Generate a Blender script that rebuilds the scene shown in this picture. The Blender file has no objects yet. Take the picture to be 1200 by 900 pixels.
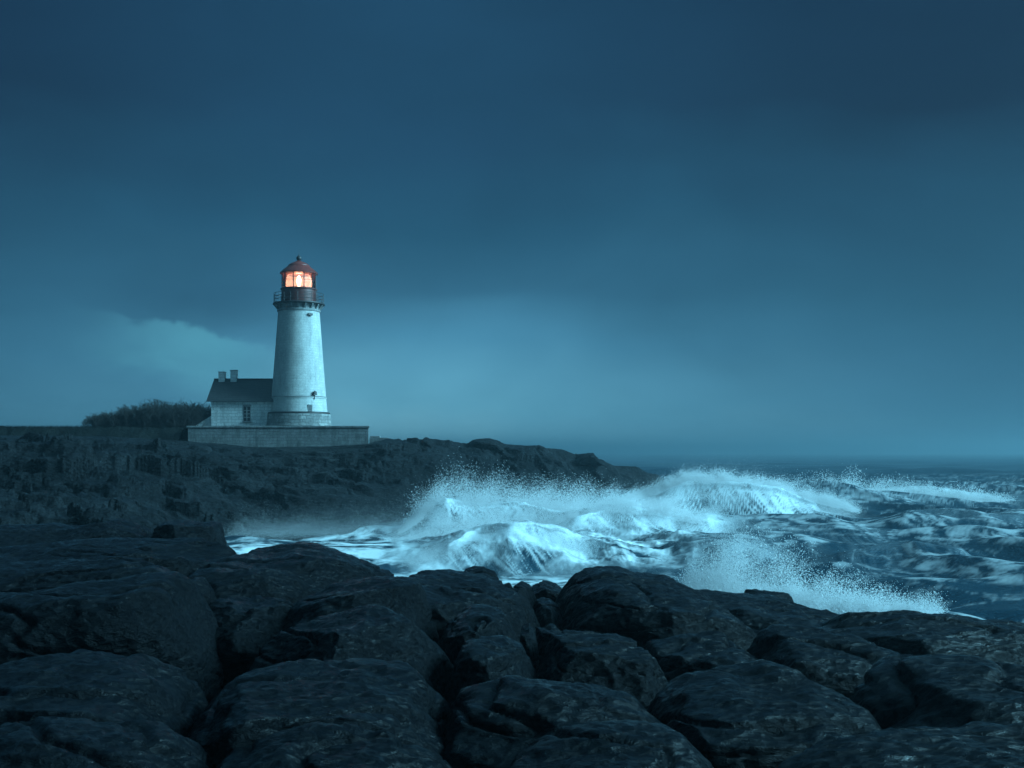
import bpy, math, random
import numpy as np
from mathutils import Vector

R = math.radians
rng = np.random.default_rng(7)
random.seed(7)
scn = bpy.context.scene
COL = scn.collection

# ------------------------------------------------------------------ camera
F = 1287.0          # focal length in pixels of a 1200 px wide frame
ZC = 6.0            # eye height above the sea
HZ = 530.0          # row of the horizon
cam_d = bpy.data.cameras.new('camera')
cam = bpy.data.objects.new('camera', cam_d)
COL.objects.link(cam)
cam.location = (0, 0, ZC)
cam.rotation_euler = (R(90), 0, 0)
cam_d.sensor_width = 36
cam_d.lens = F / 1200 * 36
cam_d.shift_y = 80.0 / 1200
cam_d.clip_start = 0.1
cam_d.clip_end = 30000
scn.camera = cam


def X(px, d):
    return (np.asarray(px, float) - 600) / F * d


def Z(py, d):
    return ZC + (HZ - np.asarray(py, float)) / F * d


# ------------------------------------------------------------------ noise
_perm = rng.permutation(256)
_perm = np.concatenate([_perm, _perm, _perm])
_g3 = rng.normal(size=(256, 3))
_g3 /= np.linalg.norm(_g3, axis=1)[:, None]


def perlin(p):
    p = np.asarray(p, float)
    out = np.empty(len(p), np.float32)
    for s0 in range(0, len(p), 65536):
        out[s0:s0 + 65536] = _perlin(p[s0:s0 + 65536])
    return out * 1.5


_perm32 = _perm.astype(np.int32)
_gx, _gy, _gz = (np.ascontiguousarray(_g3[:, k].astype(np.float32)) for k in range(3))


def _perlin(p):
    fx, fy, fz = (np.ascontiguousarray(p[:, k]) for k in range(3))
    ix, iy, iz = np.floor(fx), np.floor(fy), np.floor(fz)
    fx, fy, fz = ((a - b).astype(np.float32) for a, b in ((fx, ix), (fy, iy), (fz, iz)))
    ix, iy, iz = (a.astype(np.int64).astype(np.int32) & 255 for a in (ix, iy, iz))
    ux, uy, uz = (t * t * t * (t * (t * 6 - 15) + 10) for t in (fx, fy, fz))
    out = 0
    for dx in (0, 1):
        wx = ux if dx else 1 - ux
        hx = _perm32[ix + dx]
        for dy in (0, 1):
            wxy = wx * (uy if dy else 1 - uy)
            hy = _perm32[hx + iy + dy]
            for dz in (0, 1):
                g = _perm32[hy + iz + dz]
                out = out + wxy * (uz if dz else 1 - uz) * (_gx[g] * (fx - dx) + _gy[g] * (fy - dy) + _gz[g] * (fz - dz))
    return out


def fbm(p, octs=4, gain=0.5, lac=2.03):
    a, s, q = 1.0, 0.0, np.array(p, float)
    for k in range(octs):
        s = s + a * perlin(q + 17.3 * k)
        a *= gain
        q = q * lac
    return s


def ridged(p, octs=4, gain=0.5):
    a, s, q = 1.0, 0.0, np.array(p, float)
    for k in range(octs):
        s = s + a * (1 - np.abs(perlin(q + 9.1 * k)) * 2)
        a *= gain
        q = q * 2.07
    return s


def v3(a, b, c=0.0):
    a = np.asarray(a, float).ravel()
    b = np.asarray(b, float).ravel()
    return np.stack([a, b, np.zeros_like(a) + c], 1)


def blocks(x, y, size, seed):
    """Fractured-rock height: every cell has its own level and tilt."""
    x, y = np.ravel(x) / size, np.ravel(y) / size
    ix, iy = np.floor(x).astype(np.int64), np.floor(y).astype(np.int64)
    best = np.full(x.shape, 1e9)
    second = np.full(x.shape, 1e9)
    h = np.zeros_like(x)
    for dx in (-1, 0, 1):
        for dy in (-1, 0, 1):
            cx, cy = ix + dx, iy + dy
            n = (cx * 374761393 + cy * 668265263 + seed * 1442695041) & 0x7fffffff
            n = ((n ^ (n >> 13)) * 1274126177) & 0x7fffffff
            r = [(((n >> s) & 1023) / 1023.0) for s in (0, 5, 10, 15, 20)]
            ox, oy = cx + r[0], cy + r[1]
            dd = (x - ox) ** 2 + (y - oy) ** 2
            hh = (r[2] - .5) + (r[3] - .5) * (x - ox) + (r[4] - .3) * 1.3 * (y - oy)
            new = dd < best
            second = np.where(new, best, np.minimum(second, dd))
            h = np.where(new, hh, h)
            best = np.where(new, dd, best)
    edge = np.sqrt(second) - np.sqrt(best)
    return h, edge


def sstep(a, b, x):
    t = np.clip((np.asarray(x, float) - a) / (b - a), 0, 1)
    return t * t * (3 - 2 * t)


def smooth_curve(pts, n=400, k=7):
    pts = np.asarray(pts, float)
    xs = np.linspace(pts[0, 0], pts[-1, 0], n)
    ys = np.interp(xs, pts[:, 0], pts[:, 1])
    ker = np.hanning(k + 2)[1:-1]
    ker /= ker.sum()
    ys = np.convolve(np.pad(ys, k // 2, mode='edge'), ker, mode='valid')[:n]
    return xs, ys


# ------------------------------------------------------------------ mesh helpers
def mesh_np(name, verts, faces, mat=None, parent=None, smooth=True, attrs=None):
    """faces: (n,3) or (n,4) int array"""
    me = bpy.data.meshes.new(name)
    verts = np.ascontiguousarray(verts, dtype=np.float32)
    faces = np.ascontiguousarray(faces, dtype=np.int32)
    nf, k = faces.shape
    me.vertices.add(len(verts))
    me.vertices.foreach_set('co', verts.ravel())
    me.loops.add(nf * k)
    me.loops.foreach_set('vertex_index', faces.ravel())
    me.polygons.add(nf)
    me.polygons.foreach_set('loop_start', np.arange(0, nf * k, k, dtype=np.int32))
    try:
        me.polygons.foreach_set('loop_total', np.full(nf, k, dtype=np.int32))
    except Exception:
        pass
    me.polygons.foreach_set('use_smooth', np.full(nf, smooth, dtype=bool))
    for an, av in (attrs or {}).items():
        at = me.attributes.new(an, 'FLOAT', 'POINT')
        at.data.foreach_set('value', np.ascontiguousarray(av, dtype=np.float32).ravel())
    me.update(calc_edges=True)
    me.validate()
    if mat:
        me.materials.append(mat)
    o = bpy.data.objects.new(name, me)
    COL.objects.link(o)
    if parent:
        o.parent = parent
    return o


def grid_faces(nr, nc):
    i = np.arange(nr - 1)[:, None] * nc + np.arange(nc - 1)[None, :]
    return np.stack([i, i + 1, i + nc + 1, i + nc], -1).reshape(-1, 4)


class MB:
    def __init__(s):
        s.v, s.f = [], []

    def add(s, vs, fs):
        b = len(s.v)
        s.v += [tuple(v) for v in vs]
        s.f += [tuple(b + i for i in f) for f in fs]

    def box(s, x0, x1, y0, y1, z0, z1):
        s.add([(x0, y0, z0), (x1, y0, z0), (x1, y1, z0), (x0, y1, z0), (x0, y0, z1), (x1, y0, z1), (x1, y1, z1), (x0, y1, z1)],
              [(0, 3, 2, 1), (4, 5, 6, 7), (0, 1, 5, 4), (1, 2, 6, 5), (2, 3, 7, 6), (3, 0, 4, 7)])

    def lathe(s, prof, n=48, cap=True):
        vs = []
        for r, z in prof:
            for k in range(n):
                a = 2 * math.pi * k / n
                vs.append((r * math.cos(a), r * math.sin(a), z))
        fs = []
        for j in range(len(prof) - 1):
            for k in range(n):
                a, b = j * n + k, j * n + (k + 1) % n
                fs.append((a, b, b + n, a + n))
        if cap:
            fs.append(tuple(range(n - 1, -1, -1)))
            fs.append(tuple((len(prof) - 1) * n + k for k in range(n)))
        s.add(vs, fs)

    def tube(s, p, q, r0, r1=None, n=6):
        r1 = r0 if r1 is None else r1
        p, q = Vector(p), Vector(q)
        t = (q - p).normalized()
        a = t.orthogonal().normalized()
        b = t.cross(a)
        vs = []
        for c, r in ((p, r0), (q, r1)):
            for k in range(n):
                w = 2 * math.pi * k / n
                vs.append(c + a * math.cos(w) * r + b * math.sin(w) * r)
        fs = [(k, (k + 1) % n, n + (k + 1) % n, n + k) for k in range(n)]
        fs += [tuple(range(n - 1, -1, -1)), tuple(range(n, 2 * n))]
        s.add(vs, fs)

    def ring(s, R_, z, r, n=64, m=6):
        vs, fs = [], []
        for k in range(n):
            a = 2 * math.pi * k / n
            for j in range(m):
                w = 2 * math.pi * j / m
                rr = R_ + r * math.cos(w)
                vs.append((rr * math.cos(a), rr * math.sin(a), z + r * math.sin(w)))
        for k in range(n):
            for j in range(m):
                fs.append((k * m + j, ((k + 1) % n) * m + j, ((k + 1) % n) * m + (j + 1) % m, k * m + (j + 1) % m))
        s.add(vs, fs)

    def build(s, name, mat, parent=None, smooth=False, bevel=0, loc=None):
        me = bpy.data.meshes.new(name)
        me.from_pydata(s.v, [], s.f)
        me.materials.append(mat)
        if smooth:
            me.polygons.foreach_set('use_smooth', [True] * len(me.polygons))
            try:
                me.set_sharp_from_angle(angle=R(38))
            except Exception:
                pass
        me.update()
        o = bpy.data.objects.new(name, me)
        COL.objects.link(o)
        if parent:
            o.parent = parent
        if loc:
            o.location = loc
        if bevel:
            b = o.modifiers.new('bevel', 'BEVEL')
            b.width = bevel
            b.segments = 2
            b.limit_method = 'ANGLE'
        return o


def tag(o, label=None, cat=None, group=None, kind=None):
    if label:
        o['label'] = label
    if cat:
        o['category'] = cat
    if group:
        o['group'] = group
    if kind:
        o['kind'] = kind
    return o


def empty(name, loc):
    o = bpy.data.objects.new(name, None)
    COL.objects.link(o)
    o.location = loc
    o.empty_display_size = .5
    return o


# ------------------------------------------------------------------ node helpers
class NT:
    def __init__(s, tree):
        s.t = tree
        s.n, s.l = tree.nodes, tree.links

    def new(s, typ, **kw):
        nd = s.n.new(typ)
        for k, v in kw.items():
            setattr(nd, k, v)
        return nd

    def link(s, a, b):
        s.l.new(a, b)

    def val(s, inp, v):
        if isinstance(v, (int, float)):
            inp.default_value = v
        elif isinstance(v, tuple):
            inp.default_value = v if len(v) == len(inp.default_value) else v + (1,)
        else:
            s.link(v, inp)

    def m(s, op, a, b=0.0, c=None, clamp=False):
        nd = s.new('ShaderNodeMath', operation=op, use_clamp=clamp)
        s.val(nd.inputs[0], a)
        s.val(nd.inputs[1], b)
        if c is not None:
            s.val(nd.inputs[2], c)
        return nd.outputs[0]

    def mix(s, f, a, b, blend='MIX'):
        nd = s.new('ShaderNodeMix', data_type='RGBA', blend_type=blend)
        s.val(nd.inputs[0], f)
        s.val(nd.inputs[6], a)
        s.val(nd.inputs[7], b)
        return nd.outputs[2]

    def noise(s, vec, scale, detail=4, rough=.55, dist=0.0):
        nd = s.new('ShaderNodeTexNoise')
        if vec is not None:
            s.link(vec, nd.inputs['Vector'])
        nd.inputs['Scale'].default_value = scale
        nd.inputs['Detail'].default_value = detail
        nd.inputs['Roughness'].default_value = rough
        nd.inputs['Distortion'].default_value = dist
        return nd.outputs['Fac']

    def ramp(s, f, stops, interp='LINEAR'):
        nd = s.new('ShaderNodeValToRGB')
        cr = nd.color_ramp
        cr.interpolation = interp
        while len(cr.elements) < len(stops):
            cr.elements.new(.5)
        for e, (p, c) in zip(cr.elements, stops):
            e.position = p
            e.color = c if len(c) == 4 else tuple(c) + (1,)
        s.val(nd.inputs[0], f)
        return nd.outputs[0]

    def mapping(s, vec, scale=(1, 1, 1), rot=(0, 0, 0), loc=(0, 0, 0)):
        nd = s.new('ShaderNodeMapping')
        s.link(vec, nd.inputs[0])
        nd.inputs[1].default_value = loc
        nd.inputs[2].default_value = rot
        nd.inputs[3].default_value = scale
        return nd.outputs[0]

    def bump(s, h, strength, dist, prev=None):
        nd = s.new('ShaderNodeBump')
        nd.inputs['Strength'].default_value = strength
        nd.inputs['Distance'].default_value = dist
        s.link(h, nd.inputs['Height'])
        if prev is not None:
            s.link(prev, nd.inputs['Normal'])
        return nd.outputs[0]


def g1(v):
    return (v, v, v)


def new_mat(name):
    m = bpy.data.materials.new(name)
    m.use_nodes = True
    nt = NT(m.node_tree)
    nt.n.clear()
    out = nt.new('ShaderNodeOutputMaterial')
    p = nt.new('ShaderNodeBsdfPrincipled')
    nt.link(p.outputs[0], out.inputs[0])
    return m, nt, p, out


def obj_co(nt):
    return nt.new('ShaderNodeTexCoord').outputs['Object']


def mat_rock(name, dark, light, scale=1.0, rmin=.3, rmax=.6, bump=.6, wet=0):
    m, nt, p, out = new_mat(name)
    geo = nt.new('ShaderNodeNewGeometry')
    co = geo.outputs['Position']
    big = nt.noise(co, .7 * scale, 5, .6)
    speck = nt.noise(co, 14 * scale, 3, .7)
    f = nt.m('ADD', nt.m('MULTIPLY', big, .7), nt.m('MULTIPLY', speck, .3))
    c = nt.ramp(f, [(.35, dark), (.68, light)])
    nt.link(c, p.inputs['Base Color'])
    rr = nt.new('ShaderNodeMapRange')
    nt.link(nt.noise(co, 2.3 * scale, 4, .6), rr.inputs[0])
    rr.inputs[1].default_value, rr.inputs[2].default_value = .35, .65
    rr.inputs[3].default_value, rr.inputs[4].default_value = rmin, rmax
    nt.link(rr.outputs[0], p.inputs['Roughness'])
    p.inputs['Specular IOR Level'].default_value = .05
    # wrinkled, wave-washed surface: long ridges along the bedding, pits, grain
    st = nt.mapping(co, (1.0, 1.7, 2.2), (.25, .1, .35))
    wr = nt.noise(st, 4.5 * scale, 6, .66, .5)
    vo = nt.new('ShaderNodeTexVoronoi', feature='F1')
    nt.link(nt.mapping(co, (1, 1.4, 1.8), (.2, 0, .4)), vo.inputs['Vector'])
    vo.inputs['Scale'].default_value = 5.0 * scale
    fine = nt.noise(co, 30 * scale, 3, .7)
    n1 = nt.bump(wr, bump, .30 / scale)
    n2 = nt.bump(vo.outputs['Distance'], bump * .6, .18 / scale, n1)
    n3 = nt.bump(fine, bump * .5, .03 / scale, n2)
    nt.link(n3, p.inputs['Normal'])
    if wet:
        # film of water: glossier in the washed hollows than on the drier crowns
        p.inputs['Coat IOR'].default_value = 1.33
        p.inputs['Coat Roughness'].default_value = .26
        wm_ = nt.new('ShaderNodeMapRange')
        nt.link(nt.noise(co, .55, 5, .6), wm_.inputs[0])
        wm_.inputs[1].default_value, wm_.inputs[2].default_value = .35, .62
        wm_.inputs[3].default_value, wm_.inputs[4].default_value = .5 * wet, wet
        sn = nt.new('ShaderNodeSeparateXYZ')
        nt.link(geo.outputs['Normal'], sn.inputs[0])
        flat = nt.new('ShaderNodeMapRange', interpolation_type='SMOOTHSTEP')
        nt.link(sn.outputs[2], flat.inputs[0])
        flat.inputs[1].default_value, flat.inputs[2].default_value = .68, .96
        flat.inputs[3].default_value, flat.inputs[4].default_value = .035, 1.0
        nt.link(nt.m('MULTIPLY', wm_.outputs[0], flat.outputs[0]), p.inputs['Coat Weight'])
        c1_ = nt.bump(wr, .55, .11)
        nt.link(nt.bump(vo.outputs['Distance'], .4, .07, c1_), p.inputs['Coat Normal'])
    return m


def mat_simple(name, col, rough=.6, var=.25, scale=3.0, metal=0.0, bump=.15):
    m, nt, p, out = new_mat(name)
    co = obj_co(nt)
    n = nt.noise(co, scale, 5, .65)
    a = tuple(c * (1 - var) for c in col)
    b = tuple(min(1, c * (1 + var)) for c in col)
    nt.link(nt.ramp(n, [(.3, a), (.7, b)]), p.inputs['Base Color'])
    p.inputs['Roughness'].default_value = rough
    p.inputs['Metallic'].default_value = metal
    nt.link(nt.bump(nt.noise(co, scale * 6, 3), bump, .03), p.inputs['Normal'])
    return m


def mat_masonry(name, c1, c2, mortar, bw, bh, rough=.85, stain=.5, cyl=False, bump=.5, dirt=(.10, .11, .11)):
    """coursed stone: brick pattern over the wall's own run and height"""
    m, nt, p, out = new_mat(name)
    co = obj_co(nt)
    sx = nt.new('ShaderNodeSeparateXYZ')
    nt.link(co, sx.inputs[0])
    if cyl:
        u = nt.m('MULTIPLY', nt.m('ARCTAN2', sx.outputs[1], sx.outputs[0]), 3.2)
    else:
        u = nt.m('ADD', sx.outputs[0], sx.outputs[1])
    cb = nt.new('ShaderNodeCombineXYZ')
    nt.link(u, cb.inputs[0])
    nt.link(sx.outputs[2], cb.inputs[1])
    wob = nt.noise(co, .9, 3)
    cbw = nt.new('ShaderNodeVectorMath', operation='ADD')
    nt.link(cb.outputs[0], cbw.inputs[0])
    wv = nt.new('ShaderNodeCombineXYZ')
    nt.link(nt.m('MULTIPLY', wob, .45), wv.inputs[0])
    nt.link(nt.m('MULTIPLY', wob, .42), wv.inputs[1])
    nt.link(wv.outputs[0], cbw.inputs[1])
    br = nt.new('ShaderNodeTexBrick')
    nt.link(cbw.outputs[0], br.inputs['Vector'])
    br.inputs['Color1'].default_value = c1 + (1,)
    br.inputs['Color2'].default_value = c2 + (1,)
    br.inputs['Mortar'].default_value = mortar + (1,)
    br.inputs['Scale'].default_value = 1
    br.inputs['Mortar Size'].default_value = .035
    br.inputs['Mortar Smooth'].default_value = .4
    br.inputs['Brick Width'].default_value = bw
    br.inputs['Row Height'].default_value = bh
    st = nt.noise(nt.mapping(co, (1, 1, .30)), 1.3, 7, .75)
    stm = nt.m('MULTIPLY', nt.ramp(st, [(.46, g1(0)), (.70, g1(1))]), stain)
    sp = nt.noise(co, 6.5, 4, .75)
    spm = nt.m('MULTIPLY', nt.ramp(sp, [(.55, g1(0)), (.66, g1(1))]), stain)
    c = nt.mix(stm, br.outputs['Color'], dirt)
    c = nt.mix(spm, c, dirt)
    nt.link(c, p.inputs['Base Color'])
    p.inputs['Roughness'].default_value = rough
    h = nt.m('ADD', nt.m('MULTIPLY', br.outputs['Fac'], -1.0), nt.m('MULTIPLY', sp, .8))
    nt.link(nt.bump(h, bump, .06), p.inputs['Normal'])
    return m


# ------------------------------------------------------------------ render settings, world, sun
vs = scn.view_settings
vs.view_transform = 'Standard'
vs.look = 'None'
vs.exposure = 0.98
vs.gamma = 1.0
vs.use_curve_mapping = False
scn.render.engine = 'CYCLES'
scn.cycles.use_denoising = True
scn.cycles.max_bounces = 8
scn.cycles.diffuse_bounces = 5
scn.cycles.glossy_bounces = 3
scn.cycles.transmission_bounces = 4
scn.cycles.volume_bounces = 1
scn.cycles.transparent_max_bounces = 8
scn.cycles.sample_clamp_indirect = 4.0
scn.cycles.caustics_reflective = False
scn.cycles.caustics_refractive = False

SUN_ELEV, SUN_AZ = 26.0, 97.0      # azimuth clockwise from the view direction (+Y): right and behind

world = bpy.data.worlds.new('World')
scn.world = world
world.use_nodes = True
w = NT(world.node_tree)
w.n.clear()
wout = w.new('ShaderNodeOutputWorld')
bg = w.new('ShaderNodeBackground')
w.link(bg.outputs[0], wout.inputs[0])
gen = w.new('ShaderNodeTexCoord').outputs['Generated']
nrm = w.new('ShaderNodeVectorMath', operation='NORMALIZE')
w.link(gen, nrm.inputs[0])
dirv = nrm.outputs[0]
sx = w.new('ShaderNodeSeparateXYZ')
w.link(dirv, sx.inputs[0])
az = w.m('ARCTAN2', sx.outputs[0], sx.outputs[1])
el = sx.outputs[2]
# storm cloud: soft drifting noise bends the height at which the cloud gets darker
cl = w.noise(w.mapping(dirv, (2.0, 2.0, 4.2), (0, .25, 0)), 1.5, 4, .5, .4)
cl2 = w.noise(w.mapping(dirv, (2.0, 2.0, 5.0), (0, .22, 0), (3, 1, 0)), 2.6, 5, .55, .3)
cw = w.m('MULTIPLY', w.m('SUBTRACT', cl, .5), .14)
elw = w.m('ADD', el, cw)


def srgb(r, g, b):
    return tuple(((c / 255) / 12.92 if c / 255 <= .04045 else ((c / 255 + .055) / 1.055) ** 2.4) for c in (r, g, b))


bright = w.ramp(w.m('MULTIPLY', elw, 2.0, clamp=True), [
    (0.0, srgb(132, 202, 224)), (.07, srgb(104, 178, 207)), (.18, srgb(74, 141, 174)), (.28, srgb(50, 104, 134)),
    (.42, srgb(34, 82, 110)), (.58, srgb(28, 66, 94)), (1.0, srgb(26, 62, 90))])
dark = w.ramp(w.m('MULTIPLY', elw, 2.0, clamp=True), [
    (0.0, srgb(40, 90, 122)), (.12, srgb(42, 92, 122)), (.26, srgb(35, 82, 108)), (.42, srgb(29, 68, 93)),
    (.58, srgb(18, 38, 60)), (1.0, srgb(18, 44, 70))])
ga = w.m('DIVIDE', w.m('ADD', az, .11), .31)
gl = w.m('POWER', 2.71828, w.m('MULTIPLY', w.m('MULTIPLY', ga, ga), -1.0))
sky_c = w.mix(gl, dark, bright)
# paler gap under the cloud, low on the left
cl3 = w.noise(w.mapping(dirv, (1.0, 1.0, 2.2), (0, .1, 0), (5, 2, 1)), 9.0, 6, .62, .4)
rag = w.m('MULTIPLY', w.m('SUBTRACT', cl3, .5), .075)
wx_ = w.m('DIVIDE', w.m('ADD', w.m('ADD', az, rag), .285), .056)
we_ = w.m('SUBTRACT', w.m('ADD', el, rag), w.m('SUBTRACT', .103, w.m('MULTIPLY', w.m('ADD', az, .29), .20)))
up = w.new('ShaderNodeMapRange', interpolation_type='SMOOTHSTEP')
w.link(we_, up.inputs[0])
up.inputs[1].default_value, up.inputs[2].default_value = .003, -.005
lo_ = w.new('ShaderNodeMapRange', interpolation_type='SMOOTHSTEP')
w.link(we_, lo_.inputs[0])
lo_.inputs[1].default_value, lo_.inputs[2].default_value = -.060, -.004
wm = w.m('MULTIPLY', w.m('MULTIPLY', up.outputs[0], lo_.outputs[0]), w.m('POWER', 2.71828, w.m('MULTIPLY', w.m('MULTIPLY', wx_, wx_), -1.0)))
sky_c = w.mix(w.m('MULTIPLY', wm, .7), sky_c, srgb(94, 178, 202))
# darker cloud belly just above the gap
bx_ = w.m('DIVIDE', w.m('ADD', az, .27), .13)
bz_ = w.m('DIVIDE', w.m('SUBTRACT', w.m('ADD', el, rag), .128), .026)
bm_ = w.m('POWER', 2.71828, w.m('MULTIPLY', w.m('ADD', w.m('MULTIPLY', bx_, bx_), w.m('MULTIPLY', bz_, bz_)), -1.0))
sky_c = w.mix(w.m('MULTIPLY', bm_, .45), sky_c, srgb(40, 88, 118))
mod = w.m('ADD', .78, w.m('MULTIPLY', cl2, .42))
modv = w.new('ShaderNodeVectorMath', operation='SCALE')
w.link(sky_c, modv.inputs[0])
w.link(mod, modv.inputs['Scale'])
# unseen sky behind the viewer, brightened to add soft frontal fill
back = w.new('ShaderNodeMapRange', interpolation_type='SMOOTHSTEP')
w.link(w.m('ADD', w.m('MULTIPLY', sx.outputs[1], -1.0), w.m('MULTIPLY', sx.outputs[0], .35)), back.inputs[0])
back.inputs[1].default_value, back.inputs[2].default_value = -.25, .9
backc = w.mix(back.outputs[0], modv.outputs[0], (.05, .165, .25))
# lit cloud deck overhead
zen = w.new('ShaderNodeMapRange', interpolation_type='SMOOTHSTEP')
w.link(el, zen.inputs[0])
zen.inputs[1].default_value, zen.inputs[2].default_value = .42, .95
zc_ = w.mix(zen.outputs[0], backc, (.07, .24, .36))
sky = w.new('ShaderNodeTexSky', sky_type='NISHITA')
sky.sun_disc = False
sky.sun_elevation = R(SUN_ELEV)
sky.sun_rotation = R(SUN_AZ)
skt = w.mix(1.0, sky.outputs[0], (.0015, .003, .004), 'MULTIPLY')
tot = w.mix(1.0, zc_, skt, 'ADD')
w.link(tot, bg.inputs[0])
bg.inputs[1].default_value = .515

sd = bpy.data.lights.new('sun', 'SUN')
sd.energy = 5.0
sd.angle = R(32)
sd.color = (.30, .77, 1.0)
so = bpy.data.objects.new('sun', sd)
COL.objects.link(so)
sa, se = R(SUN_AZ), R(SUN_ELEV)
sv = Vector((math.sin(sa) * math.cos(se), math.cos(sa) * math.cos(se), math.sin(se)))
so.rotation_euler = sv.to_track_quat('Z', 'Y').to_euler()
so.location = sv * 300

# ------------------------------------------------------------------ haze
hm = bpy.data.materials.new('haze_air')
hm.use_nodes = True
hn = NT(hm.node_tree)
hn.n.clear()
ho = hn.new('ShaderNodeOutputMaterial')
hv = hn.new('ShaderNodeVolumePrincipled')
hv.inputs['Color'].default_value = (.38, .57, .64, 1)
hv.inputs['Density'].default_value = .0009
hv.inputs['Anisotropy'].default_value = .65
hn.link(hv.outputs[0], ho.inputs['Volume'])
hb = MB()
hb.box(-5600, 5600, -400, 7200, -9, 33)
tag(hb.build('haze', hm), kind='stuff')

# ------------------------------------------------------------------ materials
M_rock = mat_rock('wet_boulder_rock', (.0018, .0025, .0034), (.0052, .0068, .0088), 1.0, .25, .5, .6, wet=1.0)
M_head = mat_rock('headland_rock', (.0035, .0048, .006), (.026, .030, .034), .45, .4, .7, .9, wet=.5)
M_white = mat_masonry('whitewashed_tower', (.41, .43, .415), (.48, .50, .48), (.39, .41, .40), .7, .3, .7, .62, True, .3, (.17, .185, .19))
M_plinth = mat_masonry('plinth_stone', (.17, .18, .18), (.33, .34, .33), (.16, .17, .17), .7, .36, .85, .9, True, .9, (.07, .075, .075))
M_house = mat_masonry('whitewashed_house_stone', (.62, .64, .63), (.76, .78, .76), (.44, .46, .46), .85, .36, .85, .6, False, .6, (.18, .20, .20))
M_wall = mat_masonry('terrace_stone', (.17, .18, .18), (.24, .25, .25), (.15, .155, .155), .75, .34, .9, 1.0, False, .9, (.06, .065, .065))
M_slate = mat_masonry('roof_slate', (.030, .032, .036), (.048, .050, .054), (.016, .017, .018), .45, .26, .6, .3, False, .6, (.06, .065, .06))
M_iron = mat_simple('dark_iron', (.022, .020, .022), .5, .3, 4)
M_red = mat_simple('dull_red_paint', (.15, .024, .018), .45, .35, 3)
M_drum = mat_simple('dark_red_brown_paint', (.095, .020, .017), .5, .35, 3)
M_corb = mat_simple('weathered_stone_trim', (.20, .21, .21), .8, .35, 3)
M_frame = mat_simple('dark_window_frame', (.05, .055, .06), .6)
M_twig = mat_simple('bare_twigs', (.035, .032, .030), .9)
M_soil = mat_rock('turf_bank', (.006, .0075, .0075), (.016, .019, .018), .8, .7, .95, .5)

m, nt, p, out = new_mat('dark_window_glass')
p.inputs['Base Color'].default_value = (.01, .014, .018, 1)
p.inputs['Roughness'].default_value = .08
M_dark = m

m, nt, p, out = new_mat('lantern_glass')
nt.n.remove(p)
gt = nt.new('ShaderNodeBsdfTransparent')
gt.inputs[0].default_value = (.94, .92, .90, 1)
gg = nt.new('ShaderNodeBsdfGlossy')
gg.inputs['Roughness'].default_value = .06
mx = nt.new('ShaderNodeMixShader')
fr = nt.new('ShaderNodeFresnel')
fr.inputs[0].default_value = 1.5
nt.link(fr.outputs[0], mx.inputs[0])
nt.link(gt.outputs[0], mx.inputs[1])
nt.link(gg.outputs[0], mx.inputs[2])
nt.link(mx.outputs[0], out.inputs[0])
M_glass = m


def mat_emit(name, col, strength):
    m, nt, p, out = new_mat(name)
    nt.n.remove(p)
    e = nt.new('ShaderNodeEmission')
    e.inputs[0].default_value = col + (1,)
    e.inputs[1].default_value = strength
    nt.link(e.outputs[0], out.inputs[0])
    return m


M_lamp = mat_emit('lit_lamp', (1, .84, .72), 6)
# prism lens: see-through bands, weak emission added in place of scattered lamp light
m, nt, p, out = new_mat('lit_prism_lens')
p.inputs['Base Color'].default_value = (.8, .62, .52, 1)
p.inputs['Roughness'].default_value = .3
e_co = obj_co(nt)
wv = nt.new('ShaderNodeTexWave', bands_direction='Z')
nt.link(e_co, wv.inputs[0])
wv.inputs['Scale'].default_value = 3.2
p.inputs['Emission Color'].default_value = (1, .70, .55, 1)
p.inputs['Emission Strength'].default_value = .36
tr = nt.new('ShaderNodeBsdfTransparent')
tr.inputs[0].default_value = (1, .82, .7, 1)
mx = nt.new('ShaderNodeMixShader')
nt.link(nt.m('ADD', .35, nt.m('MULTIPLY', wv.outputs['Fac'], .3)), mx.inputs[0])
nt.link(tr.outputs[0], mx.inputs[1])
nt.link(p.outputs[0], mx.inputs[2])
nt.link(mx.outputs[0], out.inputs[0])
M_lens = m

# droplets of spray
m, nt, p, out = new_mat('spray_droplets')
nt.n.remove(p)
d1 = nt.new('ShaderNodeBsdfDiffuse')
d1.inputs[0].default_value = (.95, .97, .98, 1)
d2 = nt.new('ShaderNodeBsdfTranslucent')
d2.inputs[0].default_value = (.95, .97, .98, 1)
mx = nt.new('ShaderNodeMixShader')
mx.inputs[0].default_value = .5
nt.link(d1.outputs[0], mx.inputs[1])
nt.link(d2.outputs[0], mx.inputs[2])
nt.link(mx.outputs[0], out.inputs[0])
M_spray = m

# sea: dark gloss, white foam where the foam attribute says so
m, nt, p, out = new_mat('storm_sea')
geo = nt.new('ShaderNodeNewGeometry')
co = geo.outputs['Position']
at = nt.new('ShaderNodeAttribute')
at.attribute_name = 'foam'
fo = at.outputs['Fac']
fn = nt.noise(nt.mapping(co, (1.0, 1.0, 1.0)), 2.2, 6, .7, .4)
fm = nt.m('ADD', fo, nt.m('MULTIPLY', nt.m('SUBTRACT', fn, .5), nt.m('MULTIPLY', .9, nt.m('MULTIPLY', fo, nt.m('SUBTRACT', 1.35, fo)))), clamp=True)
foam_sh = nt.new('ShaderNodeBsdfDiffuse')
foam_sh.inputs[0].default_value = (.66, .72, .74, 1)
p.inputs['Base Color'].default_value = (.008, .036, .056, 1)
p.inputs['Roughness'].default_value = .16
p.inputs['IOR'].default_value = 1.33
r1 = nt.noise(nt.mapping(co, (.8, 1.4, 1), (0, 0, .3)), .9, 5, .6, .4)
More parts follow.
